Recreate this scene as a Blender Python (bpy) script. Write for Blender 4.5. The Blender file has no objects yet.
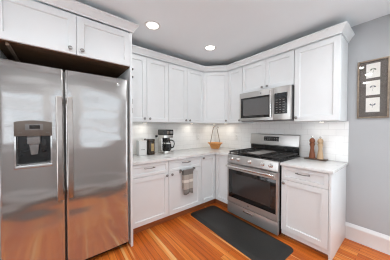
import bpy, bmesh, math, random
from mathutils import Vector, Matrix
random.seed(7)
S = bpy.context.scene
COL = S.collection
PI = math.pi

# ------------------------------------------------------------------ camera, world, exposure
cam_d = bpy.data.cameras.new('camera'); cam = bpy.data.objects.new('camera', cam_d); COL.objects.link(cam)
cam.location = (-2.636, -2.607, 1.307)
_yaw, _pit = math.radians(38.517), math.radians(-1.005)
_f = Vector((math.sin(_yaw)*math.cos(_pit), math.cos(_yaw)*math.cos(_pit), math.sin(_pit)))
cam.rotation_euler = _f.to_track_quat('-Z', 'Y').to_euler()
cam_d.sensor_width = 36.0
cam_d.lens = 170.05/390*36.0
cam_d.clip_start = 0.02
S.cycles.filter_width = 1.15
S.camera = cam

world = bpy.data.worlds.new('sky'); S.world = world; world.use_nodes = True
_bg = world.node_tree.nodes['Background']
_bg.inputs[0].default_value = (0.90, 0.95, 1.0, 1); _bg.inputs[1].default_value = 4.4

S.view_settings.view_transform = 'Standard'
S.view_settings.look = 'None'
S.view_settings.gamma = 1.0
S.view_settings.use_curve_mapping = False
S.view_settings.exposure = 0.11
ADDED_LAMP_W = 8.0  # watts of each fill lamp added on the unseen ceiling
NEAR_LAMP_W = 1.2
PUCK_W = 0.36

# ------------------------------------------------------------------ materials
def mat(name, col, rough=0.5, metal=0.0, **kw):
    m = bpy.data.materials.new(name); m.use_nodes = True
    b = m.node_tree.nodes['Principled BSDF']
    b.inputs['Base Color'].default_value = (*col, 1); b.inputs['Roughness'].default_value = rough
    b.inputs['Metallic'].default_value = metal
    for k, v in kw.items(): b.inputs[k.replace('_', ' ')].default_value = v
    return m
def nodes(m): return m.node_tree.nodes, m.node_tree.links, m.node_tree.nodes['Principled BSDF']
def tex_coord(m, scale=(1, 1, 1), rot=(0, 0, 0), kind='Object'):
    N, L, b = nodes(m)
    t = N.new('ShaderNodeTexCoord'); mp = N.new('ShaderNodeMapping')
    mp.inputs['Scale'].default_value = scale; mp.inputs['Rotation'].default_value = rot
    L.new(t.outputs[kind], mp.inputs['Vector']); return mp.outputs['Vector']
def ramp(m, fac, stops):
    N, L, b = nodes(m); r = N.new('ShaderNodeValToRGB'); e = r.color_ramp.elements
    e[0].position, e[0].color = stops[0][0], (*stops[0][1], 1)
    e[1].position, e[1].color = stops[-1][0], (*stops[-1][1], 1)
    for p, c in stops[1:-1]:
        q = e.new(p); q.color = (*c, 1)
    L.new(fac, r.inputs['Fac']); return r.outputs['Color']
def noise(m, vec, scale, detail=3, rough=0.5):
    N, L, b = nodes(m); n = N.new('ShaderNodeTexNoise')
    n.inputs['Scale'].default_value = scale; n.inputs['Detail'].default_value = detail; n.inputs['Roughness'].default_value = rough
    L.new(vec, n.inputs['Vector']); return n.outputs['Fac']
def bump(m, h, strength, dist):
    N, L, b = nodes(m); n = N.new('ShaderNodeBump'); n.inputs['Strength'].default_value = strength; n.inputs['Distance'].default_value = dist
    L.new(h, n.inputs['Height']); L.new(n.outputs['Normal'], b.inputs['Normal'])

def noisy(name, c1, c2, scale, rough, metal=0, stretch=(1, 1, 1), bmp=0, dist=0.001, **kw):
    m = mat(name, c1, rough, metal, **kw); N, L, b = nodes(m)
    f = noise(m, tex_coord(m, stretch), scale, 4)
    L.new(ramp(m, f, [(0.3, c1), (0.7, c2)]), b.inputs['Base Color'])
    if bmp: bump(m, f, bmp, dist)
    return m

M = {}
M['paint'] = noisy('cabinet_paint', (0.785, 0.81, 0.815), (0.805, 0.83, 0.835), 6, 0.38)
M['trim'] = noisy('trim_paint', (0.785, 0.81, 0.815), (0.815, 0.84, 0.845), 5, 0.4)
M['wall'] = noisy('wall_paint', (0.43, 0.44, 0.45), (0.45, 0.46, 0.47), 3, 0.8, bmp=0.05, dist=0.002)
M['ceiling'] = noisy('ceiling_paint', (0.84, 0.88, 0.90), (0.86, 0.90, 0.92), 3, 0.9)
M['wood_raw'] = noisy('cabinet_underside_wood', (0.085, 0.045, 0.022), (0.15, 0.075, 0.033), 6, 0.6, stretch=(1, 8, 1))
M['steel_trim'] = noisy('satin_steel', (0.62, 0.60, 0.57), (0.68, 0.66, 0.63), 20, 0.22, 1.0, stretch=(1, 1, 12))
M['nickel'] = noisy('dark_nickel', (0.24, 0.235, 0.225), (0.30, 0.29, 0.28), 30, 0.32, 1.0)
M['chrome'] = noisy('bright_steel', (0.74, 0.73, 0.71), (0.80, 0.79, 0.77), 20, 0.16, 1.0)
M['black'] = noisy('black_enamel', (0.010, 0.010, 0.010), (0.016, 0.016, 0.016), 10, 0.25)
M['iron'] = noisy('cast_iron', (0.017, 0.016, 0.015), (0.032, 0.030, 0.028), 60, 0.42, bmp=0.2)
M['darkgrey'] = noisy('dark_grey_plastic', (0.05, 0.05, 0.05), (0.07, 0.07, 0.07), 12, 0.4)
M['midgrey'] = noisy('grey_plastic', (0.16, 0.155, 0.15), (0.20, 0.19, 0.185), 12, 0.35)
M['taupe'] = noisy('taupe_control_panel', (0.15, 0.125, 0.105), (0.19, 0.16, 0.135), 12, 0.3, 0.5)
M['glass_black'] = noisy('black_glass', (0.012, 0.011, 0.010), (0.016, 0.015, 0.014), 4, 0.05)
M['glass_mesh'] = noisy('grey_mesh_glass', (0.030, 0.030, 0.030), (0.050, 0.050, 0.050), 400, 0.10)
M['glass_mesh_pale'] = noisy('pale_mesh_glass', (0.10, 0.10, 0.10), (0.14, 0.14, 0.14), 400, 0.12)
M['handle'] = noisy('handle_steel', (0.46, 0.42, 0.39), (0.54, 0.50, 0.47), 20, 0.28, 1.0)
M['toe'] = noisy('toe_kick_wood', (0.34, 0.10, 0.03), (0.46, 0.17, 0.06), 8, 0.45, stretch=(1, 1, 10))
M['plate'] = noisy('griddle_plate', (0.36, 0.35, 0.33), (0.44, 0.42, 0.40), 25, 0.4, 0.3)
M['white_plastic'] = noisy('white_plastic', (0.78, 0.78, 0.76), (0.82, 0.82, 0.80), 10, 0.35)
M['tin_white'] = noisy('white_enamel_tin', (0.78, 0.78, 0.76), (0.83, 0.83, 0.81), 8, 0.3)
M['tin_dark'] = noisy('dark_brown_lacquer', (0.022, 0.014, 0.008), (0.05, 0.03, 0.015), 14, 0.25)
M['gold'] = noisy('brass_label', (0.32, 0.22, 0.10), (0.45, 0.32, 0.16), 22, 0.35, 0.7)
M['basket'] = noisy('orange_wicker', (0.56, 0.24, 0.07), (0.70, 0.34, 0.11), 40, 0.55, stretch=(1, 1, 6), bmp=0.4, dist=0.003)
M['vine'] = noisy('grey_brown_vine', (0.20, 0.14, 0.10), (0.30, 0.22, 0.16), 40, 0.6)
M['wood_red'] = noisy('reddish_wood', (0.17, 0.05, 0.02), (0.30, 0.095, 0.035), 14, 0.35, stretch=(1, 1, 0.3))
M['wood_pale'] = noisy('pale_maple', (0.50, 0.34, 0.20), (0.62, 0.44, 0.28), 14, 0.4, stretch=(1, 1, 0.3))
M['wood_dark'] = noisy('dark_walnut', (0.05, 0.03, 0.02), (0.09, 0.05, 0.03), 18, 0.4, stretch=(5, 1, 1))
M['rubber'] = noisy('black_rubber_foam', (0.017, 0.017, 0.016), (0.028, 0.027, 0.025), 140, 0.5, bmp=0.4, dist=0.002)
M['frame'] = noisy('champagne_frame', (0.20, 0.155, 0.115), (0.29, 0.23, 0.17), 30, 0.4, 0.5)
M['matboard'] = noisy('taupe_mat_board', (0.10, 0.085, 0.075), (0.13, 0.11, 0.095), 60, 0.7)
M['card'] = noisy('ivory_card', (0.74, 0.72, 0.67), (0.78, 0.76, 0.71), 20, 0.8)
M['sage'] = noisy('ink_sage', (0.10, 0.13, 0.09), (0.2, 0.22, 0.15), 60, 0.8)
M['slate'] = noisy('ink_slate', (0.09, 0.10, 0.12), (0.17, 0.18, 0.2), 60, 0.8)
M['vinyl'] = noisy('white_window_vinyl', (0.8, 0.8, 0.8), (0.82, 0.82, 0.82), 6, 0.35)

def stainless(name, wave, k=1.0, rough=0.2, met=0.86):
    m = mat(name, (0.60, 0.575, 0.55), rough, met); N, L, b = nodes(m)
    f = noise(m, tex_coord(m, (1.0, 1.0, 260.0)), 3.0, 2)
    L.new(ramp(m, f, [(0.3, (0.67*k, 0.655*k, 0.635*k)), (0.7, (0.72*k, 0.705*k, 0.685*k))]), b.inputs['Base Color'])
    w = noise(m, tex_coord(m, (0.9, 0.9, 2.2)), 2.1, 1.5, 0.4)
    bump(m, w, 1.0, wave)
    return m
M['steel'] = stainless('brushed_stainless', 0.013, 0.80, 0.13, 0.86)
M['steel_flat'] = stainless('brushed_stainless_flat', 0.001, 0.74, 0.3, 0.72)

# quartz counter
m = mat('quartz', (0.66, 0.66, 0.65), 0.16); N, L, b = nodes(m); v = tex_coord(m)
n1 = noise(m, v, 9, 8, 0.65); L.new(ramp(m, n1, [(0.30, (0.58, 0.58, 0.57)), (0.44, (0.78, 0.78, 0.77)), (0.8, (0.84, 0.84, 0.83))]), b.inputs['Base Color']); M['quartz'] = m

# tile
def tile(name, ax):
    m = mat(name, (0.8, 0.8, 0.78), 0.12); N, L, b = nodes(m)
    t = N.new('ShaderNodeTexCoord'); s = N.new('ShaderNodeSeparateXYZ'); c = N.new('ShaderNodeCombineXYZ')
    L.new(t.outputs['Object'], s.inputs[0]); L.new(s.outputs[ax], c.inputs[0])
    off = N.new('ShaderNodeMath'); off.operation = 'SUBTRACT'; off.inputs[1].default_value = 0.8953
    L.new(s.outputs['Z'], off.inputs[0]); L.new(off.outputs[0], c.inputs[1])
    br = N.new('ShaderNodeTexBrick')
    br.inputs['Color1'].default_value = (0.86, 0.86, 0.85, 1); br.inputs['Color2'].default_value = (0.89, 0.89, 0.88, 1)
    br.inputs['Mortar'].default_value = (0.70, 0.70, 0.69, 1); br.inputs['Scale'].default_value = 1.0
    br.inputs['Mortar Size'].default_value = 0.0016; br.inputs['Mortar Smooth'].default_value = 0.3
    br.inputs['Brick Width'].default_value = 0.1524; br.inputs['Row Height'].default_value = 0.0765
    L.new(c.outputs[0], br.inputs['Vector']); L.new(br.outputs['Color'], b.inputs['Base Color'])
    bump(m, br.outputs['Fac'], 0.3, -0.0015)
    return m
M['tile_x'] = tile('subway_tile_a', 'X'); M['tile_y'] = tile('subway_tile_b', 'Y')

# floor planks running along y
m = mat('fir_planks', (0.5, 0.18, 0.05), 0.3, Specular_IOR_Level=0.28); N, L, b = nodes(m)
t = N.new('ShaderNodeTexCoord'); mp = N.new('ShaderNodeMapping'); mp.inputs['Rotation'].default_value = (0, 0, PI/2)
L.new(t.outputs['Object'], mp.inputs['Vector'])
br = N.new('ShaderNodeTexBrick'); br.offset = 0.37; br.inputs['Scale'].default_value = 1.0
br.inputs['Brick Width'].default_value = 2.3; br.inputs['Row Height'].default_value = 0.058; br.inputs['Mortar Size'].default_value = 0.0012
br.inputs['Color1'].default_value = (0, 0, 0, 1); br.inputs['Color2'].default_value = (1, 1, 1, 1); br.inputs['Mortar'].default_value = (0.5, 0.5, 0.5, 1)
L.new(mp.outputs['Vector'], br.inputs['Vector'])
plank = ramp(m, br.outputs['Color'], [(0.0, (0.55, 0.12, 0.016)), (0.4, (0.64, 0.155, 0.022)), (0.8, (0.72, 0.205, 0.034)), (0.95, (0.80, 0.29, 0.06))])
g = noise(m, tex_coord(m, (26, 0.9, 1)), 2.2, 5, 0.6)
grain = ramp(m, g, [(0.28, (0.66, 0.56, 0.50)), (0.55, (1, 1, 1)), (0.78, (1.12, 1.2, 1.3))])
mx = N.new('ShaderNodeMix'); mx.data_type = 'RGBA'; mx.blend_type = 'MULTIPLY'; mx.inputs[0].default_value = 1.0
L.new(plank, mx.inputs[6]); L.new(grain, mx.inputs[7])
st = noise(m, tex_coord(m, (11, 0.22, 1)), 2.0, 2, 0.5)
pale = N.new('ShaderNodeMix'); pale.data_type = 'RGBA'; L.new(ramp(m, st, [(0.615, (0, 0, 0)), (0.66, (1, 1, 1))]), pale.inputs[0]); L.new(mx.outputs[2], pale.inputs[6]); pale.inputs[7].default_value = (0.80, 0.42, 0.15, 1)
mg = N.new('ShaderNodeMix'); mg.data_type = 'RGBA'; L.new(br.outputs['Fac'], mg.inputs[0]); L.new(pale.outputs[2], mg.inputs[6]); mg.inputs[7].default_value = (0.10, 0.03, 0.01, 1)
L.new(mg.outputs[2], b.inputs['Base Color']); bump(m, br.outputs['Fac'], 0.4, -0.001)
M['floor'] = m

# towel stripes
m = mat('striped_linen', (0.5, 0.5, 0.5), 0.9); N, L, b = nodes(m)
t = N.new('ShaderNodeTexCoord'); s = N.new('ShaderNodeSeparateXYZ'); L.new(t.outputs['Object'], s.inputs[0])
mr = N.new('ShaderNodeMapRange'); mr.inputs['From Min'].default_value = 0.36; mr.inputs['From Max'].default_value = 0.71
L.new(s.outputs['Z'], mr.inputs['Value'])
G1, G2, G3 = (0.19, 0.175, 0.16), (0.46, 0.42, 0.375), (0.78, 0.74, 0.68)
c = ramp(m, mr.outputs['Result'], [(0.0, G1), (0.07, (0.24, 0.22, 0.2)), (0.17, G1), (0.19, G2), (0.44, G2), (0.46, G3), (0.56, G3), (0.575, G2), (0.76, G2), (0.78, G1), (1.0, G1)])
for r in N:
    if r.type == 'VALTORGB': r.color_ramp.interpolation = 'CONSTANT'
L.new(c, b.inputs['Base Color']); bump(m, noise(m, tex_coord(m), 300, 2), 0.3, 0.002)
M['towel'] = m

def emit(name, col, st):
    m = bpy.data.materials.new(name); m.use_nodes = True; b = m.node_tree.nodes['Principled BSDF']
    b.inputs['Base Color'].default_value = (0.8, 0.8, 0.8, 1); b.inputs['Emission Color'].default_value = (*col, 1); b.inputs['Emission Strength'].default_value = st
    return m
M['lamp_lens'] = emit('lit_lens', (1.0, 0.95, 0.87), 6.0)
M['puck_lens'] = emit('lit_puck', (1.0, 0.86, 0.66), 3.0)
M['digits'] = emit('lit_digits', (0.25, 0.45, 0.6), 0.02)
M['digits'].node_tree.nodes['Principled BSDF'].inputs['Base Color'].default_value = (0.012, 0.012, 0.013, 1)
m = bpy.data.materials.new('pane_glass'); m.use_nodes = True; N, L = m.node_tree.nodes, m.node_tree.links
N.remove(N['Principled BSDF']); o = N['Material Output']; tr = N.new('ShaderNodeBsdfTransparent'); gl = N.new('ShaderNodeBsdfGlossy'); gl.inputs['Roughness'].default_value = 0.02
ms = N.new('ShaderNodeMixShader'); ms.inputs[0].default_value = 0.07
L.new(tr.outputs[0], ms.inputs[1]); L.new(gl.outputs[0], ms.inputs[2]); L.new(ms.outputs[0], o.inputs[0]); M['pane'] = m
q_ = m.copy(); q_.name = 'picture_glass'; M['picture_glass'] = q_
for n_ in q_.node_tree.nodes:
    if n_.type == 'MIX_SHADER': n_.inputs[0].default_value = 0.025
m = m.copy(); m.name = 'tinted_sheer_glass'; M['shade'] = m
for n_ in m.node_tree.nodes:
    if n_.type == 'BSDF_TRANSPARENT': n_.inputs[0].default_value = (0.56, 0.57, 0.58, 1)

m = M['shade'].copy(); m.name = 'added_door_glass'; M['sheer'] = m  # grey tint dims the daylight let in by the added door
for n_ in m.node_tree.nodes:
    if n_.type == 'BSDF_TRANSPARENT': n_.inputs[0].default_value = (0.74, 0.74, 0.74, 1)

# ------------------------------------------------------------------ mesh helpers
class MB:
    def __init__(self): self.bm = bmesh.new()
    def box(self, x0, x1, y0, y1, z0, z1, bev=0.0, seg=2):
        vs = [self.bm.verts.new((x, y, z)) for x in (x0, x1) for y in (y0, y1) for z in (z0, z1)]
        q = [(0, 1, 3, 2), (4, 6, 7, 5), (0, 4, 5, 1), (2, 3, 7, 6), (0, 2, 6, 4), (1, 5, 7, 3)]
        fs = [self.bm.faces.new([vs[i] for i in f]) for f in q]
        if bev:
            es = list({e for f in fs for e in f.edges})
            bmesh.ops.bevel(self.bm, geom=es, offset=bev, segments=seg, affect='EDGES', profile=0.6, clamp_overlap=True)
        return self
    def prism(self, pts, z0, z1, bev=0.0, axis='z'):
        def P(u, v, w):
            return (u, v, w) if axis == 'z' else ((u, w, v) if axis == 'y' else (w, u, v))
        lo = [self.bm.verts.new(P(u, v, z0)) for u, v in pts]; hi = [self.bm.verts.new(P(u, v, z1)) for u, v in pts]
        n = len(pts); fs = [self.bm.faces.new(lo[::-1]), self.bm.faces.new(hi)]
        for i in range(n): fs.append(self.bm.faces.new((lo[i], lo[(i+1) % n], hi[(i+1) % n], hi[i])))
        if bev:
            es = list({e for f in fs for e in f.edges})
            bmesh.ops.bevel(self.bm, geom=es, offset=bev, segments=2, affect='EDGES', profile=0.6, clamp_overlap=True)
        return self
    def lathe(self, prof, cen=(0, 0, 0), axis='z', n=24):
        rings = []
        for r, h in prof:
            ring = []
            for i in range(n):
                a = 2*PI*i/n; u, v = r*math.cos(a), r*math.sin(a)
                p = {'z': (u, v, h), 'y': (u, h, v), 'x': (h, u, v)}[axis]
                ring.append(self.bm.verts.new((p[0]+cen[0], p[1]+cen[1], p[2]+cen[2])))
            rings.append(ring)
        for a, b in zip(rings, rings[1:]):
            for i in range(n): self.bm.faces.new((a[i], a[(i+1) % n], b[(i+1) % n], b[i]))
        self.bm.faces.new(rings[0][::-1]); self.bm.faces.new(rings[-1])
        return self
    def tube(self, pts, r, n=8):
        pts = [Vector(p) for p in pts]; rings = []; up0 = None
        for i, p in enumerate(pts):
            t = (pts[min(i+1, len(pts)-1)] - pts[max(i-1, 0)]).normalized()
            if up0 is None:
                up0 = t.orthogonal().normalized()
            u = (up0 - t*up0.dot(t)).normalized(); up0 = u; w = t.cross(u)
            rr = r[i] if isinstance(r, (list, tuple)) else r
            rings.append([self.bm.verts.new(p + (u*math.cos(2*PI*k/n) + w*math.sin(2*PI*k/n))*rr) for k in range(n)])
        for a, b in zip(rings, rings[1:]):
            for i in range(n): self.bm.faces.new((a[i], a[(i+1) % n], b[(i+1) % n], b[i]))
        self.bm.faces.new(rings[0][::-1]); self.bm.faces.new(rings[-1])
        return self
    def shaker(self, x0, x1, yf, z0, z1, t=0.02, rail=0.057, rec=0.014, c=0.0025):
        """shaker front: flat frame around a recessed panel, outer face at y = yf looking to -y"""
        bm = self.bm
        def ring(ins, y): return [bm.verts.new((x, y, z)) for x, z in ((x0+ins, z0+ins), (x1-ins, z0+ins), (x1-ins, z1-ins), (x0+ins, z1-ins))]
        rs = [ring(0, yf+t), ring(0, yf+c), ring(c, yf), ring(rail-0.001, yf), ring(rail+0.004, yf+rec)]
        bm.faces.new(rs[0])
        for a, b in zip(rs, rs[1:]):
            for i in range(4): bm.faces.new((a[(i+1) % 4], a[i], b[i], b[(i+1) % 4]))
        bm.faces.new(rs[-1][::-1])
        return self
    def xform(self, mx):
        self.bm.transform(mx); return self
    def build(self, name, material, parent=None, smooth=True):
        bm = self.bm; bmesh.ops.recalc_face_normals(bm, faces=bm.faces)
        me = bpy.data.meshes.new(name); bm.to_mesh(me); bm.free()
        me.materials.append(material)
        if smooth:
            me.polygons.foreach_set('use_smooth', [True]*len(me.polygons)); me.set_sharp_from_angle(angle=math.radians(32))
        o = bpy.data.objects.new(name, me); COL.objects.link(o)
        if parent: o.parent = parent
        return o

def tag(o, label, cat, group=None, kind=None):
    o['label'] = label; o['category'] = cat
    if group: o['group'] = group
    if kind: o['kind'] = kind
    return o
def thing(name, label, cat, loc=(0, 0, 0), rz=0.0, group=None):
    o = bpy.data.objects.new(name, None); COL.objects.link(o); o.empty_display_size = 0.1
    o.location = loc; o.rotation_euler = (0, 0, rz)
    return tag(o, label, cat, group)
def struct(o): o['kind'] = 'structure'; return o
def copy_thing(o, loc, rz=None, label=None, parent=None):
    c = o.copy(); COL.objects.link(c)
    if parent is None:
        c.location = loc
        if rz is not None: c.rotation_euler = (0, 0, rz)
        if label: c['label'] = label
    else: c.parent = parent
    for ch in list(o.children): copy_thing(ch, None, parent=c)
    return c
RZ = -PI/2           # the stove wall: local x runs away from the corner (-y), local -y faces -x

# ------------------------------------------------------------------ room shell
CZ = 2.456; XL = -4.2; YB = -2.86; XP = -2.017; RE = 2.157      # RE: right end of the stove run
struct(MB().box(XL-0.1, 0.1, YB-0.1, 0.1, -0.1, 0).build('floor', M['floor']))
struct(MB().box(XL-0.1, 0.1, YB-0.1, 0.1, CZ, CZ+0.1).build('ceiling', M['ceiling']))
struct(MB().box(XL-0.1, 0.1, 0, 0.1, 0, CZ).build('wall_front', M['wall']))
struct(MB().box(0, 0.1, YB-0.1, 0, 0, CZ).build('wall_right', M['wall']))
# daylight: two shaded windows behind the camera, plus a glazed door beside them and a broad left-wall window, both added to brighten the room (local x along the wall, local +y into the room)
WZ0, WZ1 = 0.96, 1.98
WX = [(-3.78, -2.66), (-2.52, -1.36)]
GD = (-1.12, -0.20)
w = MB(); w.box(XL, GD[0], YB-0.1, YB, 0, WZ0); w.box(XL, GD[0], YB-0.1, YB, WZ1, CZ); w.box(GD[0], GD[1], YB-0.1, YB, 2.08, CZ); w.box(GD[1], 0, YB-0.1, YB, 0, CZ)
ed = [XL] + [e for p in WX for e in p] + [GD[0]]
for i in range(0, len(ed), 2): w.box(ed[i], ed[i+1], YB-0.1, YB, WZ0, WZ1)
struct(w.build('wall_back', M['wall']))
LW = (-1.60, -0.40, 0.25, 2.15)
w = MB(); w.box(XL-0.1, XL, YB-0.1, LW[0], 0, CZ); w.box(XL-0.1, XL, LW[1], 0, 0, CZ); w.box(XL-0.1, XL, LW[0], LW[1], 0, LW[2]); w.box(XL-0.1, XL, LW[0], LW[1], LW[3], CZ)
struct(w.build('wall_left', M['wall']))
def glazed(name, loc, rz, hw, hh, bars=(0.34, 0.67), pane='pane', stile=0.04, part='window'):
    r = bpy.data.objects.new(name, None); COL.objects.link(r); r.location = loc; r.rotation_euler = (0, 0, rz); struct(r)
    f = MB()
    zs = [stile] + [hh*q for q in bars] + [hh-stile]
    for (x0, x1, z0, z1) in [(-hw, -hw+stile, 0, hh), (hw-stile, hw, 0, hh), (-hw+stile, hw-stile, 0, stile), (-hw+stile, hw-stile, hh-stile, hh)] + [(-hw+stile, hw-stile, hh*q-0.03, hh*q+0.03) for q in bars]:
        f.box(x0, x1, -0.08, -0.03, z0, z1, 0.003)
    f.build(part+'_frame', M['vinyl'], r)
    c = MB()
    for (x0, x1, z0, z1) in [(-hw-0.055, -hw, 0, hh+0.06), (hw, hw+0.055, 0, hh+0.06), (-hw, hw, hh, hh+0.06)] + ([(-hw-0.055, hw+0.055, -0.05, 0)] if part == 'window' else []):
        c.box(x0, x1, 0.0, 0.018, z0, z1, 0.003)
    c.build(part+'_trim', M['trim'], r)
    p = MB()
    for k in range(len(zs)-1): p.box(-hw+stile, hw-stile, -0.058, -0.054, zs[k]+(0.03 if k else 0), zs[k+1]-(0.03 if k < len(zs)-2 else 0))
    p.build(part+'_pane', M[pane], r)
for k, (a, b_) in enumerate(WX): glazed('window_%d' % (k+1), ((a+b_)/2, YB, WZ0), 0, (b_-a)/2, WZ1-WZ0, pane='shade')
glazed('window_3', (XL, (LW[0]+LW[1])/2, LW[2]), -PI/2, (LW[1]-LW[0])/2, LW[3]-LW[2])  # unseen window added to throw daylight on the stove wall
glazed('added_door_1', ((GD[0]+GD[1])/2, YB, 0.002), 0, (GD[1]-GD[0])/2, 2.07, bars=(), stile=0.09, pane='sheer', part='door')  # unseen door added to light the end panel and base cabinet fronts

def baseboard(name, pts_len, loc, rz):
    prof = [(0, 0), (-0.018, 0), (-0.018, 0.012), (-0.018, 0.024), (-0.018, 0.14), (-0.021, 0.146), (-0.021, 0.158), (-0.010, 0.176), (-0.006, 0.188), (0, 0.188)]
    o = struct(MB().prism(prof, 0, pts_len, axis='x').build(name, M['trim'])); o.location = loc; o.rotation_euler = (0, 0, rz)
baseboard('baseboard_right', -YB-RE-0.002, (0, -RE-0.001, 0), -PI/2)
baseboard('baseboard_back', -XL+GD[0]-0.06, (GD[0]-0.06, YB, 0), PI)

# tiled backsplash
struct(MB().box(XP, -0.008, -0.008, 0, 0.8952, 1.3725).build('trim_1', M['tile_x']))
t = MB(); t.box(-0.008, 0, -2.172, 0, 0.8952, 1.3725); t.box(-0.008, 0, -1.70, -0.93, 1.3725, 1.40)
struct(t.build('trim_2', M['tile_y']))

# ------------------------------------------------------------------ hardware
def knob(parent, x, y, z):
    """round cabinet knob on a face at y looking to -y"""
    return MB().lathe([(0.006, 0.0), (0.006, -0.012), (0.010, -0.016), (0.0165, -0.020), (0.017, -0.025), (0.013, -0.029), (0.004, -0.031)], (x, y, z), 'y', 16).build('knob', M['nickel'], parent)
def pull(parent, x, y, z, L=0.135):
    m = MB()
    pts = [(x-L/2+L*i/12, y-0.026-0.006*math.sin(PI*i/12), z-0.004*math.sin(PI*i/12)) for i in range(13)]
    m.tube(pts, [0.0048+0.002*abs(i-6)/6 for i in range(13)], 8)
    for sx in (-1, 1): m.tube([(x+sx*(L/2-0.012), y, z), (x+sx*(L/2-0.012), y-0.028, z)], 0.005, 8)
    return m.build('pull', M['nickel'], parent)

# ------------------------------------------------------------------ wall cabinets
UZ0, UZ1 = 1.375, 2.30
DT = 2.268; UD = 0.317; UF = -0.337
def wall_cabinet(label, loc, rz, x0, x1, doors, z0=UZ0, knobs=()):
    r = thing('wall_cabinet', label, 'cabinet', loc, rz, 'white wall cabinets')
    MB().box(x0+0.0008, x1-0.0008, -UD, -0.0085 if z0 < 1.4 else -0.001, z0, UZ1).build('body', M['paint'], r)
    ds = []
    for (a, b_) in doors:
        ds.append(MB().shaker(a+0.0022, b_-0.0022, UF, z0+0.004, DT).build('door', M['paint'], r))
    for (i, kx, kz) in knobs: knob(ds[i], kx, UF, kz)
    return r
A0, A1, A2 = XP+0.001, -1.683, -1.340
wall_cabinet('white two-door wall cabinet next to the tall refrigerator side panel, above the two canisters', (0, 0, 0), 0, A0, A2, ((A0, A1), (A1, A2)), knobs=((0, -1.722, 1.424), (1, -1.645, 1.424)))
wall_cabinet('white two-door wall cabinet between the coffee maker and the angled corner cabinet', (0, 0, 0), 0, A2, -0.625, ((A2, -0.992), (-0.992, -0.625)), knobs=((0, -1.028, 1.416), (1, -0.948, 1.416)))
# angled corner cabinet
cc = thing('corner_wall_cabinet', 'white angled corner wall cabinet above the orange basket', 'cabinet', (0, 0, 0), 0, 'white wall cabinets')
MB().prism([(-0.0085, -0.0085), (-0.624, -0.0085), (-0.624, -0.316), (-0.316, -0.624), (-0.0085, -0.624)], UZ0, UZ1).build('body', M['paint'], cc)
dm = MB().shaker(-0.214, 0.214, -0.020, UZ0+0.004, DT)
mxd = Matrix.Translation((-0.4705, -0.4705, 0)) @ Matrix.Rotation(-PI/4, 4, 'Z')
d = dm.xform(mxd).build('door', M['paint'], cc)
k = MB().lathe([(0.006, 0.0), (0.006, -0.012), (0.010, -0.016), (0.0165, -0.020), (0.017, -0.025), (0.013, -0.029), (0.004, -0.031)], (0.178, -0.020, 1.418), 'y', 16).xform(mxd).build('knob', M['nickel'], d)
wall_cabinet('narrow white one-door wall cabinet left of the microwave', (0, 0, 0), RZ, 0.625, 0.932, ((0.636, 0.932),), knobs=((0, 0.895, 1.415),))
wall_cabinet('short white two-door wall cabinet right above the microwave', (0, 0, 0), RZ, 0.933, 1.706, ((0.935, 1.322), (1.322, 1.704)), z0=1.838, knobs=((0, 1.284, 1.882), (1, 1.360, 1.882)))
wall_cabinet('white one-door wall cabinet right of the microwave, above the pepper mills', (0, 0, 0), RZ, 1.707, RE, ((1.709, RE-0.002),), knobs=((0, 1.740, 1.422),))

# crown along the wall cabinets
def offset_path(path, d):
    out = []
    for i, p in enumerate(path):
        p = Vector(p); ns = []
        for a, b_ in ((i-1, i), (i, i+1)):
            if a >= 0 and b_ < len(path):
                e = (Vector(path[b_])-Vector(path[a])).normalized(); ns.append(Vector((e.y, -e.x)))
        if len(ns) == 2:
            n = (ns[0]+ns[1]).normalized(); n = n/n.dot(ns[0])
        else: n = ns[0]
        out.append(p+n*d)
    return out
def crown(path, prof):
    m = MB(); rows = []
    for d_, z in prof: rows.append([m.bm.verts.new((q.x, q.y, z)) for q in offset_path(path, d_)])
    for a, b_ in zip(rows, rows[1:]+rows[:1]):
        for i in range(len(path)-1): m.bm.faces.new((a[i], a[i+1], b_[i+1], b_[i]))
    m.bm.faces.new([r_[0] for r_ in rows]); m.bm.faces.new([r_[-1] for r_ in rows][::-1])
    return m
def prof(z0, z1, p): return [(0, z0), (0.008, z0), (0.010, z0+0.014), (0.016, z0+0.020), (p*0.55, z0+(z1-z0)*0.55), (p*0.88, z1-0.016), (p, z1-0.012), (p, z1), (0, z1)]
FP = UF+0.0005
path = [(XP+0.001, FP), (-0.6315, FP), (FP, -0.6315), (FP, -RE-0.0005), (-0.001, -RE-0.0005)]
c = crown(path, prof(2.283, 2.364, 0.054)).build('crown_moulding', M['trim'])
tag(c, 'white crown moulding running along the tops of the wall cabinets', 'moulding')

# lights under the wall cabinets
def puck(x, y, label, watts):
    r = thing('puck_light', label, 'light', (x, y, UZ0), 0, 'under-cabinet puck lights')
    MB().lathe([(0.034, 0), (0.034, -0.007), (0.030, -0.009)], n=20).build('housing', M['chrome'], r)
    MB().lathe([(0.026, -0.0092), (0.026, -0.0105)], n=20).build('lens', M['puck_lens'], r)
    ld = bpy.data.lights.new('puck_lamp', 'AREA'); ld.shape = 'DISK'; ld.size = 0.06; ld.energy = watts; ld.color = (1.0, 0.93, 0.82)
    lo = bpy.data.objects.new('lamp', ld); COL.objects.link(lo); lo.parent = r; lo.location = (0, 0, -0.014)
for x, y, l in ((-1.635, -0.14, 'puck light under the wall cabinet by the refrigerator panel'), (-0.75, -0.14, 'puck light under the two-door wall cabinet left of the angled corner cabinet'),
                (-0.20, -0.17, 'puck light under the angled corner cabinet, nearer the coffee maker'), (-0.15, -0.42, 'puck light under the angled corner cabinet, nearer the microwave'),
                (-0.16, -1.95, 'puck light under the wall cabinet above the pepper mills')):
    puck(x, y, l, PUCK_W*(0.33 if y < -1.5 else 1))

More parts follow.
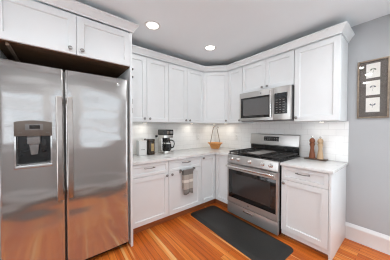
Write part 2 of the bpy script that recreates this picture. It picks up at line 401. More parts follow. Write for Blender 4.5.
# ------------------------------------------------------------------ base cabinets
BT = 0.8645; BD = 0.60; BF = -0.62; TK = 0.105
def base_body(m, x0, x1, tk, yb=-0.001):
    m.box(x0, x1, -BD, yb, tk, BT)
    return m
def base_cabinet(label, rz, x0, x1, knob_x, pull_x, tk=TK):
    r = thing('base_cabinet', label, 'cabinet', (0, 0, 0), rz, 'white base cabinets')
    base_body(MB(), x0, x1, tk).build('body', M['paint'], r)
    MB().box(x0, x1, -BD+0.062, -0.001, 0, tk).build('toe_kick', M['toe'], r)
    dr = MB().shaker(x0+0.0028, x1-0.0028, BF, 0.704, 0.857, rail=0.036).build('drawer', M['paint'], r)
    pull(dr, pull_x, BF, 0.806)
    dd = MB().shaker(x0+0.0028, x1-0.0028, BF, 0.114, 0.700).build('door', M['paint'], r)
    knob(dd, knob_x, BF, 0.668)
    return r
base_cabinet('white base cabinet with drawer beside the refrigerator, below the canisters', 0, XP+0.001, -1.501, -1.537, -1.778)
base_cabinet('white base cabinet with drawer and the hanging striped towel', 0, -1.500, -0.931, -1.457, -1.225)
cb = thing('corner_base_cabinet', 'white corner base cabinet with two doors meeting at a right angle', 'cabinet', (0, 0, 0), 0, 'white base cabinets')
for (d_, z0, z1, nm, mm) in ((BD, TK, BT, 'body', 'paint'), (BD-0.062, 0, TK, 'toe_kick', 'toe')):
    MB().prism([(-0.001, -0.001), (-0.930, -0.001), (-0.930, -d_), (-d_, -d_), (-d_, -0.908), (-0.001, -0.908)], z0, z1).build(nm, M[mm], cb)
d1 = MB().shaker(-0.928, -0.6215, BF, 0.114, 0.857).build('door', M['paint'], cb); knob(d1, -0.896, BF, 0.825)
MB().shaker(0.6215, 0.906, BF, 0.114, 0.857).xform(Matrix.Rotation(RZ, 4, 'Z')).build('door', M['paint'], cb)
R0 = 1.688
rb = base_cabinet('white base cabinet with drawer at the right end of the stove wall', RZ, R0, RE-0.019, 1.722, 1.918, tk=0.058)
MB().box(RE-0.0185, RE, BF, -0.001, 0, BT, 0.001).build('end_panel', M['paint'], rb)

# countertops
tag(MB().prism([(-0.001, -0.001), (XP+0.001, -0.001), (XP+0.001, -0.645), (-0.645, -0.645), (-0.645, -0.911), (-0.001, -0.911)], 0.865, 0.895, 0.004).build('countertop', M['quartz']),
    'pale grey quartz countertop turning the corner under the coffee maker', 'countertop')
tag(MB().box(-0.648, -0.001, -2.176, -1.684, 0.865, 0.895, 0.004).build('countertop', M['quartz']),
    'short pale grey quartz countertop right of the stove', 'countertop')

# ------------------------------------------------------------------ refrigerator surround
FD = -0.742
fc = thing('refrigerator_cabinet', 'deep white two-door cabinet above the refrigerator, with tall side panels', 'cabinet', (-2.525, 0, 0), 0, 'white wall cabinets')
pn = MB().box(XP-0.021, XP, FD, -0.001, 0, 2.318, 0.001).build('side_panel', M['paint'], fc)
for z in (1.935, 1.850): MB().lathe([(0.010, -0.001), (0.012, 0.006), (0.010, 0.013), (0.004, 0.016)], (XP, FD+0.013, z), 'x', 14).build('knob', M['black'], pn)
for z in (1.585, 1.485): MB().box(XP, XP+0.006, FD+0.004, FD+0.016, z-0.028, z+0.028, 0.002).build('clip', M['nickel'], pn)
MB().box(-3.035, -3.014, FD, -0.001, 0, 2.318, 0.001).build('side_panel', M['paint'], fc)
CB0 = 1.949
MB().box(-3.013, XP-0.022, -0.724, -0.001, CB0+0.012, 2.318).build('body', M['paint'], fc)
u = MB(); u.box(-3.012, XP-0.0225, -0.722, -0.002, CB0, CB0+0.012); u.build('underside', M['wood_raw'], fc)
MB().box(-2.950, -2.930, -0.70, -0.05, CB0-0.020, CB0, 0.002).build('batten', M['vine'], fc)
da = MB().shaker(-3.012, -2.511, FD-0.003, CB0+0.006, 2.306).build('door', M['paint'], fc); knob(da, -2.556, FD-0.003, 1.997)
db = MB().shaker(-2.508, XP-0.023, FD-0.003, CB0+0.006, 2.306).build('door', M['paint'], fc); knob(db, -2.468, FD-0.003, 1.998)
c = crown([(-3.20, FD-0.0035), (XP+0.0005, FD-0.0035), (XP+0.0005, -0.46)], prof(2.3185, 2.398, 0.056)).build('crown_moulding', M['trim'], fc)
for o in fc.children: o.location.x += 2.525     # built in room coordinates, the base stands at x = -2.525

# ------------------------------------------------------------------ refrigerator
fr = thing('refrigerator', 'large stainless side-by-side refrigerator with water dispenser', 'refrigerator', (-2.525, 0, 0))
ox = -2.525
FX0, FXG, FX1 = -2.995, -2.600, -2.058
def lx(x): return x-ox
b_ = MB(); b_.box(lx(FX0)+0.004, lx(FX1)-0.004, -0.672, -0.03, 0.03, 1.80, 0.004)
for sx in (lx(FX0)+0.06, lx(FX1)-0.06):
    for sy in (-0.60, -0.10): b_.lathe([(0.02, 0), (0.02, 0.031)], (sx, sy, 0), n=12)
b_.build('body', M['midgrey'], fr)
MB().box(lx(FX0)+0.01, lx(FX1)-0.01, -0.690, -0.6725, 0.022, 0.062, 0.003).build('kick_grille', M['black'], fr)
def fridge_door(x0, x1, z0, z1, hole=None):
    m = MB(); bm = m.bm; hw = (x1-x0)/2; xc = (x0+x1)/2; yf, yb = FD, -0.676
    n = 28; xs = [xc-hw*math.cos(PI*i/n) for i in range(n+1)]
    zs = [z0, z0+0.004, z1-0.004, z1]
    if hole:
        hx0, hx1, hz0, hz1, dep = hole
        xs = sorted([x for x in xs if min(abs(x-hx0), abs(x-hx1)) > 0.008] + [hx0, hx1]); zs = sorted(zs+[hz0, hz1])
    def y(x, z):
        t = min(1, abs(x-xc)/hw); e = max(0, (abs(x-xc)-(hw-0.016))/0.016)
        v = yf + 0.009*t*t + 0.016*(1-math.sqrt(max(0, 1-e*e)))
        if z in (z0, z1): v += 0.004
        return v
    G = [[bm.verts.new((x, y(x, z), z)) for x in xs] for z in zs]
    def inside(i, j): return hole and hx0-1e-6 <= xs[i] and xs[i+1] <= hx1+1e-6 and hz0-1e-6 <= zs[j] and zs[j+1] <= hz1+1e-6
    for j in range(len(zs)-1):
        for i in range(len(xs)-1):
            if not inside(i, j): bm.faces.new((G[j][i], G[j][i+1], G[j+1][i+1], G[j+1][i]))
    bo = [bm.verts.new((v.co.x, yb, z0)) for v in G[0]]; to = [bm.verts.new((v.co.x, yb, z1)) for v in G[-1]]
    for i in range(len(xs)-1):
        bm.faces.new((bo[i], bo[i+1], G[0][i+1], G[0][i])); bm.faces.new((G[-1][i], G[-1][i+1], to[i+1], to[i])); bm.faces.new((bo[i+1], bo[i], to[i], to[i+1]))
    bm.faces.new([bo[0]]+[G[j][0] for j in range(len(zs))]+[to[0]]); bm.faces.new([to[-1]]+[G[j][-1] for j in range(len(zs)-1, -1, -1)]+[bo[-1]])
    if hole:
        i0, i1 = xs.index(hx0), xs.index(hx1); j0, j1 = zs.index(hz0), zs.index(hz1)
        lp = [G[j0][i] for i in range(i0, i1)] + [G[j][i1] for j in range(j0, j1)] + [G[j1][i] for i in range(i1, i0, -1)] + [G[j][i0] for j in range(j1, j0, -1)]
        bk = [bm.verts.new((v.co.x, yf+dep, v.co.z)) for v in lp]
        for i in range(len(lp)): bm.faces.new((lp[i], lp[(i+1) % len(lp)], bk[(i+1) % len(lp)], bk[i]))
        bm.faces.new(bk)
    return m
DX0, DX1 = lx(-2.897), lx(-2.697)
ld_ = fridge_door(lx(FX0), lx(FXG)-0.004, 0.066, 1.808, (DX0, DX1, 1.008, 1.236, 0.058)).build('door', M['steel'], fr)
rd_ = fridge_door(lx(FXG)+0.004, lx(FX1), 0.066, 1.808).build('door', M['steel'], fr)
for dd, sx in ((ld_, -1), (rd_, 1)):
    hx = lx(FXG)+sx*0.036
    h = MB(); h.box(hx-0.019, hx+0.019, -0.796, -0.777, 0.690, 1.566, 0.007, 3)
    for z in (0.715, 1.541): h.box(hx-0.012, hx+0.012, -0.780, -0.7345, z-0.024, z+0.024, 0.005)
    h.build('handle', M['handle'], dd)
for x in (FX0+0.05, FX1-0.05): MB().box(lx(x)-0.035, lx(x)+0.035, -0.70, -0.60, 1.8005, 1.822, 0.006).build('hinge_cover', M['midgrey'], fr)
bd = MB().lathe([(0.0125, 0), (0.0125, -0.003), (0.010, -0.0035)], (lx(-2.160), FD+0.006, 1.742), 'y', 24).build('badge', M['chrome'], rd_)
# dispenser
p = MB()
fx0, fx1 = lx(-2.908), lx(-2.686)
arch = [(fx0, 1.236), (fx1, 1.236), (fx1, 1.338)] + [(fx1+(fx0-fx1)*i/10, 1.346+0.014*math.sin(PI*i/10)) for i in range(11)] + [(fx0, 1.338)]
p.prism(arch, FD-0.008, FD+0.008, 0.002, axis='y').build('dispenser_panel', M['taupe'], ld_)
for (a, b_) in ((fx0, DX0), (DX1, fx1)): MB().box(a, b_, FD-0.008, FD+0.008, 1.008, 1.2355, 0.002).build('dispenser_trim', M['chrome'], ld_)
MB().box(lx(-2.846), lx(-2.742), FD-0.0105, FD-0.008, 1.282, 1.332, 0.001).build('display_bezel', M['midgrey'], ld_)
MB().box(lx(-2.822), lx(-2.760), FD-0.0115, FD-0.0105, 1.292, 1.322).build('display', M['glass_black'], ld_)
for i, x in enumerate((-2.880, -2.868, -2.720, -2.708)):
    MB().lathe([(0.0045, 0), (0.004, -0.002)], (lx(x), FD-0.0078, 1.262), 'y', 10).build('button', M['midgrey'], ld_)
MB().box(DX0+0.001, DX1-0.001, FD+0.0565, FD+0.058, 1.010, 1.234).build('recess_liner', M['black'], ld_)
n_ = MB(); n_.box(lx(-2.838), lx(-2.760), FD+0.005, FD+0.056, 1.170, 1.2355, 0.006); n_.prism([(lx(-2.828), 1.170), (lx(-2.768), 1.170), (lx(-2.778), 1.085), (lx(-2.818), 1.085)], FD+0.014, FD+0.05, 0.004, axis='y')
n_.build('nozzle', M['midgrey'], ld_)
MB().prism([(lx(-2.756), 1.21), (lx(-2.722), 1.21), (lx(-2.726), 1.10), (lx(-2.752), 1.10)], FD+0.02, FD+0.032, 0.003, axis='y').build('lever', M['black'], ld_)
t = MB(); t.box(fx0, fx1, FD-0.016, FD+0.012, 0.984, 1.0075, 0.005)
for i in range(9): t.box(DX0+0.012+i*0.021, DX0+0.022+i*0.021, FD+0.013, FD+0.052, 1.0085, 1.0125)
t.build('drip_tray', M['chrome'], ld_)

# ------------------------------------------------------------------ range
rg = thing('gas_range', 'stainless gas range with black cooktop and glass oven door', 'stove', (0, -1.2975, 0), RZ)
W = 0.378
b_ = MB(); b_.box(-W, W, -0.625, -0.035, 0.035, 0.904, 0.002)
for sx in (-W+0.05, W-0.05):
    for sy in (-0.56, -0.10): b_.lathe([(0.018, 0), (0.018, 0.036)], (sx, sy, 0), n=12)
b_.build('body', M['black'], rg)
MB().box(-W, W, -0.650, -0.070, 0.9045, 0.914, 0.003).build('cooktop', M['black'], rg)
cp = MB().prism([(-0.6255, 0.775), (-0.665, 0.778), (-0.672, 0.790), (-0.662, 0.893), (-0.650, 0.9035), (-0.6255, 0.9035)], -W, W, 0.002, axis='x').build('control_panel', M['steel_flat'], rg)
for s in (1.000, 1.112, 1.300, 1.482, 1.590):
    kk = MB().lathe([(0.026, 0.0), (0.026, -0.008), (0.021, -0.010), (0.019, -0.034), (0.016, -0.037)], (s-1.2975, -0.6655, 0.846), 'y', 20)
    kk.box(s-1.2975-0.004, s-1.2975+0.004, -0.7065, -0.700, 0.829, 0.863, 0.002)
    kk.build('knob', M['chrome'], rg)
od = MB(); x0, x1 = -W+0.001, W-0.001
for (a, b1, z0, z1) in ((x0, x1, 0.204, 0.278), (x0, x1, 0.688, 0.770), (x0, x0+0.022, 0.278, 0.688), (x1-0.022, x1, 0.278, 0.688)): od.box(a, b1, -0.670, -0.6255, z0, z1)
od = od.build('oven_door', M['steel_flat'], rg)
MB().box(x0+0.0225, x1-0.0225, -0.6685, -0.630, 0.2785, 0.6875, 0.001).build('window', M['glass_black'], od)
MB().box(x0+0.090, x1-0.090, -0.6695, -0.6686, 0.345, 0.635).build('window_mesh', M['glass_mesh'], od)
h = MB(); h.tube([(x0+0.018, -0.722, 0.742), (x1-0.018, -0.722, 0.742)], 0.0145, 14)
for sx in (x0+0.05, x1-0.05): h.box(sx-0.014, sx+0.014, -0.722, -0.6695, 0.731, 0.753, 0.004)
h.build('handle', M['chrome'], od)
MB().lathe([(0.0125, 0), (0.0125, -0.003), (0.009, -0.0035)], (1.279-1.2975, -0.6698, 0.243), 'y', 20).build('badge', M['nickel'], od)
dr = MB().box(x0, x1, -0.668, -0.6255, 0.042, 0.196, 0.004).build('drawer', M['steel_flat'], rg)
h = MB(); h.box(-0.092, 0.062, -0.680, -0.6675, 0.140, 0.160, 0.004); h.build('handle', M['chrome'], dr)
# backguard
bg = MB().prism([(-0.036, 0.9045), (-0.052, 0.9145), (-0.058, 1.022), (-0.082, 1.032), (-0.060, 1.186), (-0.050, 1.196), (-0.036, 1.196)], -W, W, 0.002, axis='x').build('backguard', M['steel_flat'], rg)
MB().box(-W+0.004, W-0.004, -0.0625, -0.0590, 0.918, 1.018).build('vent_strip', M['black'], bg)
tl = Matrix.Translation((0, -0.0745, 1.085)) @ Matrix.Rotation(math.atan2(0.022, 0.154), 4, 'X').inverted()
MB().box(-0.135, 0.105, -0.0022, 0.0005, 0.005, 0.076, 0.001).xform(tl).build('display', M['glass_black'], bg)
for i in range(6):
    for j in range(2): MB().box(-0.120+i*0.036, -0.100+i*0.036, -0.0030, -0.0023, 0.018+j*0.026, 0.026+j*0.026).xform(tl).build('button', M['midgrey'], bg)
# burners, griddle and grates
for (u, v, r_) in ((-0.245, -0.50, 0.045), (-0.245, -0.215, 0.036), (0.245, -0.50, 0.050), (0.245, -0.215, 0.036)):
    q = MB().lathe([(r_+0.012, 0.9142), (r_+0.010, 0.922), (r_, 0.923), (r_, 0.930), (r_-0.004, 0.932)], (u, v, 0), n=24).build('burner', M['iron'], rg)
MB().box(-0.105, 0.105, -0.600, -0.115, 0.930, 0.945, 0.004).build('griddle', M['plate'], rg)
def grate(x0, x1):
    g_ = MB(); y0, y1 = -0.635, -0.095; z0, z1 = 0.934, 0.951; t_ = 0.012
    for (a, b1, c0, c1) in ((x0, x1, y0, y0+t_), (x0, x1, y1-t_, y1), (x0, x0+t_, y0, y1), (x1-t_, x1, y0, y1), (x0, x1, (y0+y1)/2-t_/2, (y0+y1)/2+t_/2)): g_.box(a, b1, c0, c1, z0, z1, 0.002)
    for yy in (y0+0.09, y0+0.18, y1-0.18, y1-0.09): g_.box(x0, x1, yy-0.005, yy+0.005, z0, z1, 0.002)
    xm = (x0+x1)/2; g_.box(xm-0.005, xm+0.005, y0, y1, z0, z1, 0.002)
    for a in (x0+0.001, x1-0.013):
        for yy in (y0+0.001, y1-0.013, (y0+y1)/2-0.006): g_.box(a, a+0.012, yy, yy+0.012, 0.9142, z0+0.001)
    return g_.build('grate', M['iron'], rg)
grate(-0.370, -0.125); grate(0.125, 0.370)
g_ = MB()
for a in (-0.120, 0.108): g_.box(a, a+0.012, -0.635, -0.095, 0.9142, 0.951, 0.002)
for yy in (-0.635, -0.107): g_.box(-0.108, 0.108, yy, yy+0.012, 0.934, 0.951, 0.002)
for yy in (-0.50, -0.23): g_.box(-0.108, 0.108, yy-0.006, yy+0.006, 0.9142, 0.9295, 0.001)
g_.build('grate', M['iron'], rg)

# ------------------------------------------------------------------ microwave
mw = thing('microwave', 'stainless over-the-range microwave with black window and keypad', 'microwave', (0, -1.3195, 1.398), RZ)
HW = 0.381
MB().box(-HW, HW, -0.372, -0.0095, 0.0, 0.434, 0.003).build('body', M['darkgrey'], mw)
MB().box(-HW+0.01, HW-0.01, -0.36, -0.05, -0.004, -0.0002).build('underside_filter', M['midgrey'], mw)
FW = -HW+0.001
m_ = MB(); m_.box(FW, 0.160, -0.410, -0.373, 0.004, 0.430, 0.004)
dd = m_.build('door', M['steel_flat'], mw)
wx0, wx1 = 0.985-1.3195, 1.440-1.3195
MB().box(wx0-0.018, wx1+0.012, -0.4115, -0.4098, 0.044, 0.350, 0.001).build('window', M['glass_black'], dd)
MB().box(wx0+0.022, wx1-0.022, -0.4122, -0.4116, 0.080, 0.322).build('window_mesh', M['glass_mesh_pale'], dd)
hx = 1.480-1.3195-0.022
h = MB(); h.box(hx-0.011, hx+0.011, -0.448, -0.432, 0.030, 0.405, 0.006, 3)
for z in (0.055, 0.380): h.box(hx-0.009, hx+0.009, -0.434, -0.4095, z-0.014, z+0.014, 0.003)
h.build('handle', M['chrome'], dd)
MB().lathe([(0.011, 0), (0.011, -0.003)], (1.300-1.3195, -0.4098, 0.388), 'y', 20).build('badge', M['nickel'], dd)
kp = MB().box(0.1615, HW-0.001, -0.410, -0.373, 0.004, 0.430, 0.004).build('control_panel', M['steel_flat'], mw)
MB().box(0.176, HW-0.040, -0.4115, -0.4098, 0.080, 0.350, 0.001).build('keypad', M['black'], kp)
MB().box(0.200, HW-0.064, -0.4124, -0.4116, 0.298, 0.330).build('display', M['digits'], kp)
for i in range(3):
    for j in range(6): MB().box(0.196+i*0.044, 0.220+i*0.044, -0.4122, -0.4116, 0.098+j*0.032, 0.106+j*0.032).build('button', M['midgrey'], kp)

# ------------------------------------------------------------------ things on the counter
Z = 0.8955
r = thing('canister', 'white square tin with a dark knob on its lid, leftmost on the counter', 'canister', (-1.695, -0.16, Z), 0, 'canisters')
MB().box(-0.058, 0.058, -0.055, 0.055, 0, 0.190, 0.006).build('body', M['tin_white'], r)
ldd = MB().box(-0.060, 0.060, -0.057, 0.057, 0.1905, 0.212, 0.006).build('lid', M['tin_white'], r)
MB().lathe([(0.006, 0.212), (0.006, 0.220), (0.015, 0.226), (0.015, 0.236), (0.006, 0.241)], (0.042, -0.03, 0), n=14).build('knob', M['wood_dark'], ldd)
MB().box(-0.030, 0.030, -0.0562, -0.0552, 0.080, 0.086).build('label', M['midgrey'], r)
r = thing('canister', 'dark brown square tin with a brass label, left of the coffee maker', 'canister', (-1.572, -0.20, Z), 0, 'canisters')
r.scale = (0.85, 0.9, 1.0)
MB().box(-0.055, 0.055, -0.050, 0.050, 0, 0.200, 0.006).build('body', M['tin_dark'], r)
MB().box(-0.057, 0.057, -0.052, 0.052, 0.2005, 0.232, 0.006).build('lid', M['tin_dark'], r)
MB().box(-0.012, 0.040, -0.0515, -0.0502, 0.055, 0.165).build('label', M['gold'], r)

r = thing('coffee_maker', 'stainless and black drip coffee maker with a glass carafe', 'coffee maker', (-1.330, -0.22, Z))
r.scale = (0.70, 0.9, 1.0)
b_ = MB(); b_.box(-0.115, 0.115, -0.125, 0.115, 0, 0.045, 0.006); b_.box(-0.115, -0.075, -0.02, 0.115, 0.045, 0.285, 0.005); b_.box(0.075, 0.115, 0.02, 0.115, 0.045, 0.285, 0.005); b_.box(-0.075, 0.075, 0.03, 0.114, 0.045, 0.285)
b_.build('body', M['steel_trim'], r)
hd = MB(); hd.box(-0.117, 0.117, -0.118, 0.116, 0.2855, 0.372, 0.012, 3); hd.build('brew_head', M['black'], r)
MB().box(-0.050, 0.015, -0.1195, -0.1175, 0.302, 0.352, 0.001).build('display', M['taupe'], r)
MB().box(0.030, 0.095, -0.1195, -0.1175, 0.305, 0.350, 0.001).build('clock', M['midgrey'], r)
MB().box(-0.116, 0.116, -0.100, 0.030, 0.245, 0.285, 0.004).build('filter_basket', M['steel_trim'], r)
MB().lathe([(0.062, 0.0455), (0.062, 0.050)], (0, -0.05, 0), n=28).build('hot_plate', M['black'], r)
ca = MB().lathe([(0.066, 0.0505), (0.084, 0.070), (0.088, 0.110), (0.078, 0.160), (0.054, 0.200), (0.056, 0.215)], (0.008, -0.05, 0), n=28).build('carafe', M['glass_black'], r)
MB().lathe([(0.0565, 0.2155), (0.050, 0.238), (0.02, 0.240)], (0.008, -0.05, 0), n=24).build('lid', M['black'], ca)
MB().lathe([(0.0795, 0.152), (0.0815, 0.154), (0.0760, 0.172), (0.0700, 0.172)], (0.008, -0.05, 0), n=28).build('band', M['chrome'], ca)
MB().tube([(0.045, -0.075, 0.208), (0.085, -0.10, 0.206), (0.118, -0.125, 0.190), (0.128, -0.13, 0.150), (0.112, -0.12, 0.100), (0.080, -0.09, 0.085)], 0.010, 8).build('handle', M['black'], ca)
c = thing('power_cord', 'thin cord hanging from the wall outlet behind the coffee maker', 'cord', (-1.395, -0.017, 1.155))
MB().box(-0.016, 0.016, -0.032, -0.0005, -0.018, 0.018, 0.004).build('plug', M['black'], c)
pts = [(0, -0.034, -0.008), (0.004, -0.05, -0.03), (0.006, -0.045, -0.09), (-0.02, -0.045, -0.16), (-0.035, -0.05, -0.215), (-0.03, -0.055, -0.252), (-0.005, -0.055, -0.2555), (0.06, -0.050, -0.2555)]
MB().tube(pts, 0.004, 6).build('cable', M['white_plastic'], c)

# outlets
def outlet(label, loc, rz):
    r = thing('wall_outlet', label, 'outlet', loc, rz, 'wall outlets')
    pl = MB().box(-0.036, 0.036, -0.006, 0, -0.058, 0.058, 0.002).build('cover_plate', M['white_plastic'], r)
    for z in (-0.024, 0.024):
        so = MB().box(-0.016, 0.016, -0.0085, -0.006, z-0.014, z+0.014, 0.001).build('socket', M['white_plastic'], r)
        s_ = MB(); s_.box(-0.008, -0.006, -0.009, -0.0085, z-0.005, z+0.005); s_.box(0.006, 0.008, -0.009, -0.0085, z-0.005, z+0.005); s_.build('slot', M['midgrey'], so)
    return r
outlet('white outlet on the tile behind the coffee maker, with a cord plugged in', (-1.405, -0.0082, 1.131), 0)
outlet('white outlet on the tile left of the orange basket', (-0.485, -0.0082, 1.108), 0)
outlet('white outlet on the tile between the basket and the stove', (-0.0082, -0.575, 1.117), RZ)

# basket with two tall crossing handles
r = thing('basket', 'orange wooden bowl basket with tall crossing vine handles', 'basket', (-0.285, -0.28, Z))
MB().lathe([(0.076, 0.0), (0.079, 0.006), (0.096, 0.046), (0.120, 0.086), (0.148, 0.104), (0.145, 0.109), (0.114, 0.092), (0.090, 0.048), (0.072, 0.010)], n=32).build('bowl', M['basket'], r)
MB().lathe([(0.066, 0.011), (0.066, 0.013)], n=24).build('liner', M['basket'], r)
ca_, sa_ = math.cos(math.radians(-40)), math.sin(math.radians(-40))
def hnd(pts, rr):
    MB().tube([(ca_*u-sa_*v, sa_*u+ca_*v, z) for u, v, z in pts], rr, 7).build('handle', M['vine'], r)
hnd([(-0.096, -0.01, 0.080), (-0.082, -0.01, 0.16), (-0.066, -0.01, 0.25), (-0.049, -0.005, 0.34), (-0.036, 0.0, 0.395), (-0.018, 0.0, 0.420), (0.004, 0.0, 0.414)], [0.007, 0.006, 0.006, 0.006, 0.007, 0.006, 0.004])
hnd([(0.096, 0.01, 0.080), (0.081, 0.01, 0.16), (0.063, 0.01, 0.25), (0.046, 0.01, 0.33), (0.036, 0.01, 0.372), (0.032, 0.015, 0.398), (0.050, 0.02, 0.412), (0.070, 0.02, 0.396)], [0.007, 0.006, 0.006, 0.006, 0.007, 0.006, 0.006, 0.004])

# pepper mills on a tray
tr = tag(MB().box(-0.055, 0.055, -0.118, 0.118, 0, 0.014, 0.004).build('tray', M['wood_dark']), 'narrow dark wood tray under the two mills', 'tray'); tr.location = (-0.098, -1.878, Z)
mill = [(0.031, 0.0), (0.032, 0.010), (0.029, 0.020), (0.030, 0.030), (0.024, 0.065), (0.019, 0.105), (0.021, 0.130), (0.027, 0.146), (0.027, 0.156), (0.020, 0.162)]
top = [(0.019, 0.1625), (0.026, 0.172), (0.028, 0.188), (0.023, 0.205), (0.012, 0.216)]
for y, mm, lab in ((-1.838, 'wood_red', 'reddish brown turned wood pepper mill, left of the pair'), (-1.925, 'wood_pale', 'pale wood pepper mill, right of the pair')):
    r = thing('pepper_mill', lab, 'pepper mill', (-0.098, y, Z+0.0145), 0, 'pepper mills on the tray')
    r.scale = (1.12, 1.12, 1.18)
    MB().lathe(mill, n=24).build('body', M[mm], r)
    h = MB().lathe(top, n=24).build('head', M[mm], r)
    MB().lathe([(0.006, 0.2165), (0.007, 0.222), (0.010, 0.229), (0.006, 0.236)], n=14).build('finial', M['chrome'], h)

# towel bar and towel
r = thing('towel_bar', 'dark metal over-the-door bar holding the striped towel', 'towel bar', (-1.208, BF, 0.70))
b_ = MB(); b_.tube([(-0.118, -0.040, -0.003), (0.118, -0.040, -0.003)], 0.0045, 8)
b_.build('bar', M['nickel'], r)
for sx in (-0.116, 0.116):
    h = MB(); h.box(sx-0.010, sx+0.010, -0.0045, -0.001, -0.040, 0.0018, 0.0008); h.box(sx-0.010, sx+0.010, -0.0045, 0.010, 0.0006, 0.0026)
    h.box(sx-0.0075, sx+0.0075, -0.045, -0.0035, -0.010, 0.016, 0.002)
    h.build('hook', M['nickel'], r)
bm = bmesh.new(); nx = 18; tw0, tw1 = -1.298, -1.130
prof_ = [(-0.632, 0.44+0.01*i) for i in range(0, 26)] + [(-0.660+0.0085*math.cos(a), 0.6985+0.0085*math.sin(a)) for a in (0.3, 1.0, 1.57, 2.2, 2.9)] + [(-0.670, 0.69-0.011*i) for i in range(0, 31)]
rows = []
for j, (y, z) in enumerate(prof_):
    row = []
    for i in range(nx+1):
        u = i/nx; dz = max(0, 0.698-z); f = 1-0.06*min(1, dz/0.3)
        wv = (0.006*math.sin(u*PI*3.1+0.6)+0.003*math.sin(u*PI*7))*min(1, dz/0.12) if y < -0.661 else 0
        dip = (-0.010*math.sin(u*PI*2.4)-0.012*u*0)*(dz/0.34)**3 if y < -0.661 else 0
        row.append(bm.verts.new(((tw0+tw1)/2+(u-0.5)*(tw1-tw0)*f, y+wv-0.001, z+dip)))
    rows.append(row)
for a, b_ in zip(rows, rows[1:]):
    for i in range(nx): bm.faces.new((a[i], a[i+1], b_[i+1], b_[i]))
mb = MB(); mb.bm.free(); mb.bm = bm
tw = tag(mb.build('dish_towel', M['towel']), 'grey and cream striped dish towel hanging on the cabinet door', 'towel')
so = tw.modifiers.new('thickness', 'SOLIDIFY'); so.thickness = 0.003; so.offset = 0

# floor mats
def mat_mesh(w, l, rad, h, bv):
    def rr(ins):
        pts = []
        for cx, cy, a0 in ((w/2-rad, l/2-rad, 0), (-w/2+rad, l/2-rad, 90), (-w/2+rad, -l/2+rad, 180), (w/2-rad, -l/2+rad, 270)):
            for k in range(7):
                a = math.radians(a0+15*k); pts.append((cx+(rad-ins)*math.cos(a), cy+(rad-ins)*math.sin(a)))
        return pts
    m = MB(); rows = [[m.bm.verts.new((x, y, z)) for x, y in rr(i)] for i, z in ((0, 0.0005), (0, 0.004), (bv, h-0.001), (bv+0.006, h))]
    for a, b_ in zip(rows, rows[1:]):
        for i in range(len(a)): m.bm.faces.new((a[i], a[(i+1) % len(a)], b_[(i+1) % len(a)], b_[i]))
    m.bm.faces.new(rows[0][::-1]); m.bm.faces.new(rows[-1]); return m
o = tag(mat_mesh(0.50, 1.29, 0.07, 0.018, 0.045).build('kitchen_mat', M['rubber']), 'black anti-fatigue mat on the floor in front of the stove', 'mat')
o.location = (-0.905, -1.222, 0); o.rotation_euler = (0, 0, math.radians(-2.2))

o = tag(mat_mesh(0.50, 2.6, 0.05, 0.012, 0.03).build('added_runner', M['rubber']), 'unseen dark runner behind the camera, added for the refrigerator reflection', 'mat')  # put in so the refrigerator doors reflect a dark band
o.location = (-2.56, -2.56, 0); o.rotation_euler = (0, 0, PI/2)

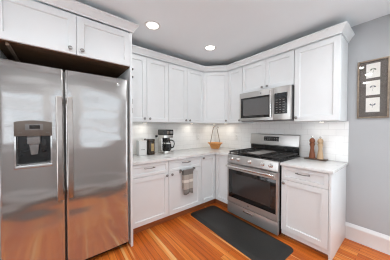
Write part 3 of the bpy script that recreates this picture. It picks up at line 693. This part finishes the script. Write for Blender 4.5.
# framed prints
r = thing('framed_picture', 'tall framed picture with three small plant prints on the grey wall', 'picture', (0, -2.3625, 1.715), RZ)
w2, h2 = 0.121, 0.312
f = MB()
for (x0, x1, z0, z1) in ((-w2, -w2+0.016, -h2, h2), (w2-0.016, w2, -h2, h2), (-w2+0.016, w2-0.016, -h2, -h2+0.016), (-w2+0.016, w2-0.016, h2-0.016, h2)): f.box(x0, x1, -0.022, -0.001, z0, z1, 0.002)
f.build('frame', M['frame'], r)
MB().box(-w2+0.0155, w2-0.0155, -0.008, -0.002, -h2+0.0155, h2-0.0155).build('mat_board', M['matboard'], r)
random.seed(3)
for k, zc in enumerate((0.196, 0.012, -0.170)):
    c = MB().box(-0.052, 0.052, -0.0095, -0.0081, zc-0.076, zc+0.076).build('print', M['card'], r)
    q = MB(); mm = M['sage'] if k == 0 else M['slate']
    q.tube([(-0.002, -0.0102, zc-0.030), (0.002, -0.0102, zc-0.005), (0.0, -0.0102, zc+0.012)], 0.0012, 5)
    for i in range(7):
        a = PI*(i/6) if k != 2 else PI*(1+i/6)
        cx, cz = 0.013*math.cos(a)*1.3, zc+0.008+0.012*math.sin(a)
        q.prism([(cx+0.006*math.cos(a+t_)*(1.4 if abs(math.sin(t_)) < .5 else .6), cz+0.006*math.sin(a+t_)) for t_ in (0, PI/3, 2*PI/3, PI, 4*PI/3, 5*PI/3)], -0.0104, -0.0096, axis='y')
    q.build('drawing', mm, c)
MB().box(-w2+0.016, w2-0.016, -0.0145, -0.0125, -h2+0.016, h2-0.016).build('glazing', M['picture_glass'], r)

# recessed ceiling lights; those out of view are added to brighten the room
def downlight(x, y, label, watts):
    r = thing('recessed_light', label, 'ceiling light', (x, y, CZ), 0, 'recessed ceiling lights')
    m = MB(); n = 32; rows = []
    for rad, z in ((0.090, 0), (0.090, -0.003), (0.084, -0.007), (0.070, -0.007), (0.062, -0.002), (0.062, 0)):
        rows.append([m.bm.verts.new((rad*math.cos(2*PI*i/n), rad*math.sin(2*PI*i/n), z)) for i in range(n)])
    for a, b_ in zip(rows, rows[1:]):
        for i in range(n): m.bm.faces.new((a[i], a[(i+1) % n], b_[(i+1) % n], b_[i]))
    m.build('trim_ring', M['white_plastic'], r)
    MB().lathe([(0.0615, -0.0005), (0.0615, -0.003)], n=28).build('lens', M['lamp_lens'], r)
    ld = bpy.data.lights.new('down_lamp', 'AREA'); ld.shape = 'DISK'; ld.size = 0.11; ld.energy = watts; ld.color = (0.97, 0.98, 1.0)
    lo = bpy.data.objects.new('lamp', ld); COL.objects.link(lo); lo.parent = r; lo.location = (0, 0, -0.012)
for x, y, l in ((-1.800, -0.786, 'lit recessed ceiling light near the cabinet above the refrigerator'), (-0.917, -0.799, 'lit recessed ceiling light above the corner counter'),
                (-2.65, -2.05, 'added ceiling fill light in front of the refrigerator, out of view'), (-1.95, -2.00, 'added ceiling fill light over the open floor, out of view'),
                (-0.95, -2.70, 'added ceiling fill light near the grey wall, out of view'), (-3.60, -1.90, 'added ceiling fill light at the far left, out of view')):
    downlight(x, y, l, NEAR_LAMP_W if y > -1 else ADDED_LAMP_W)
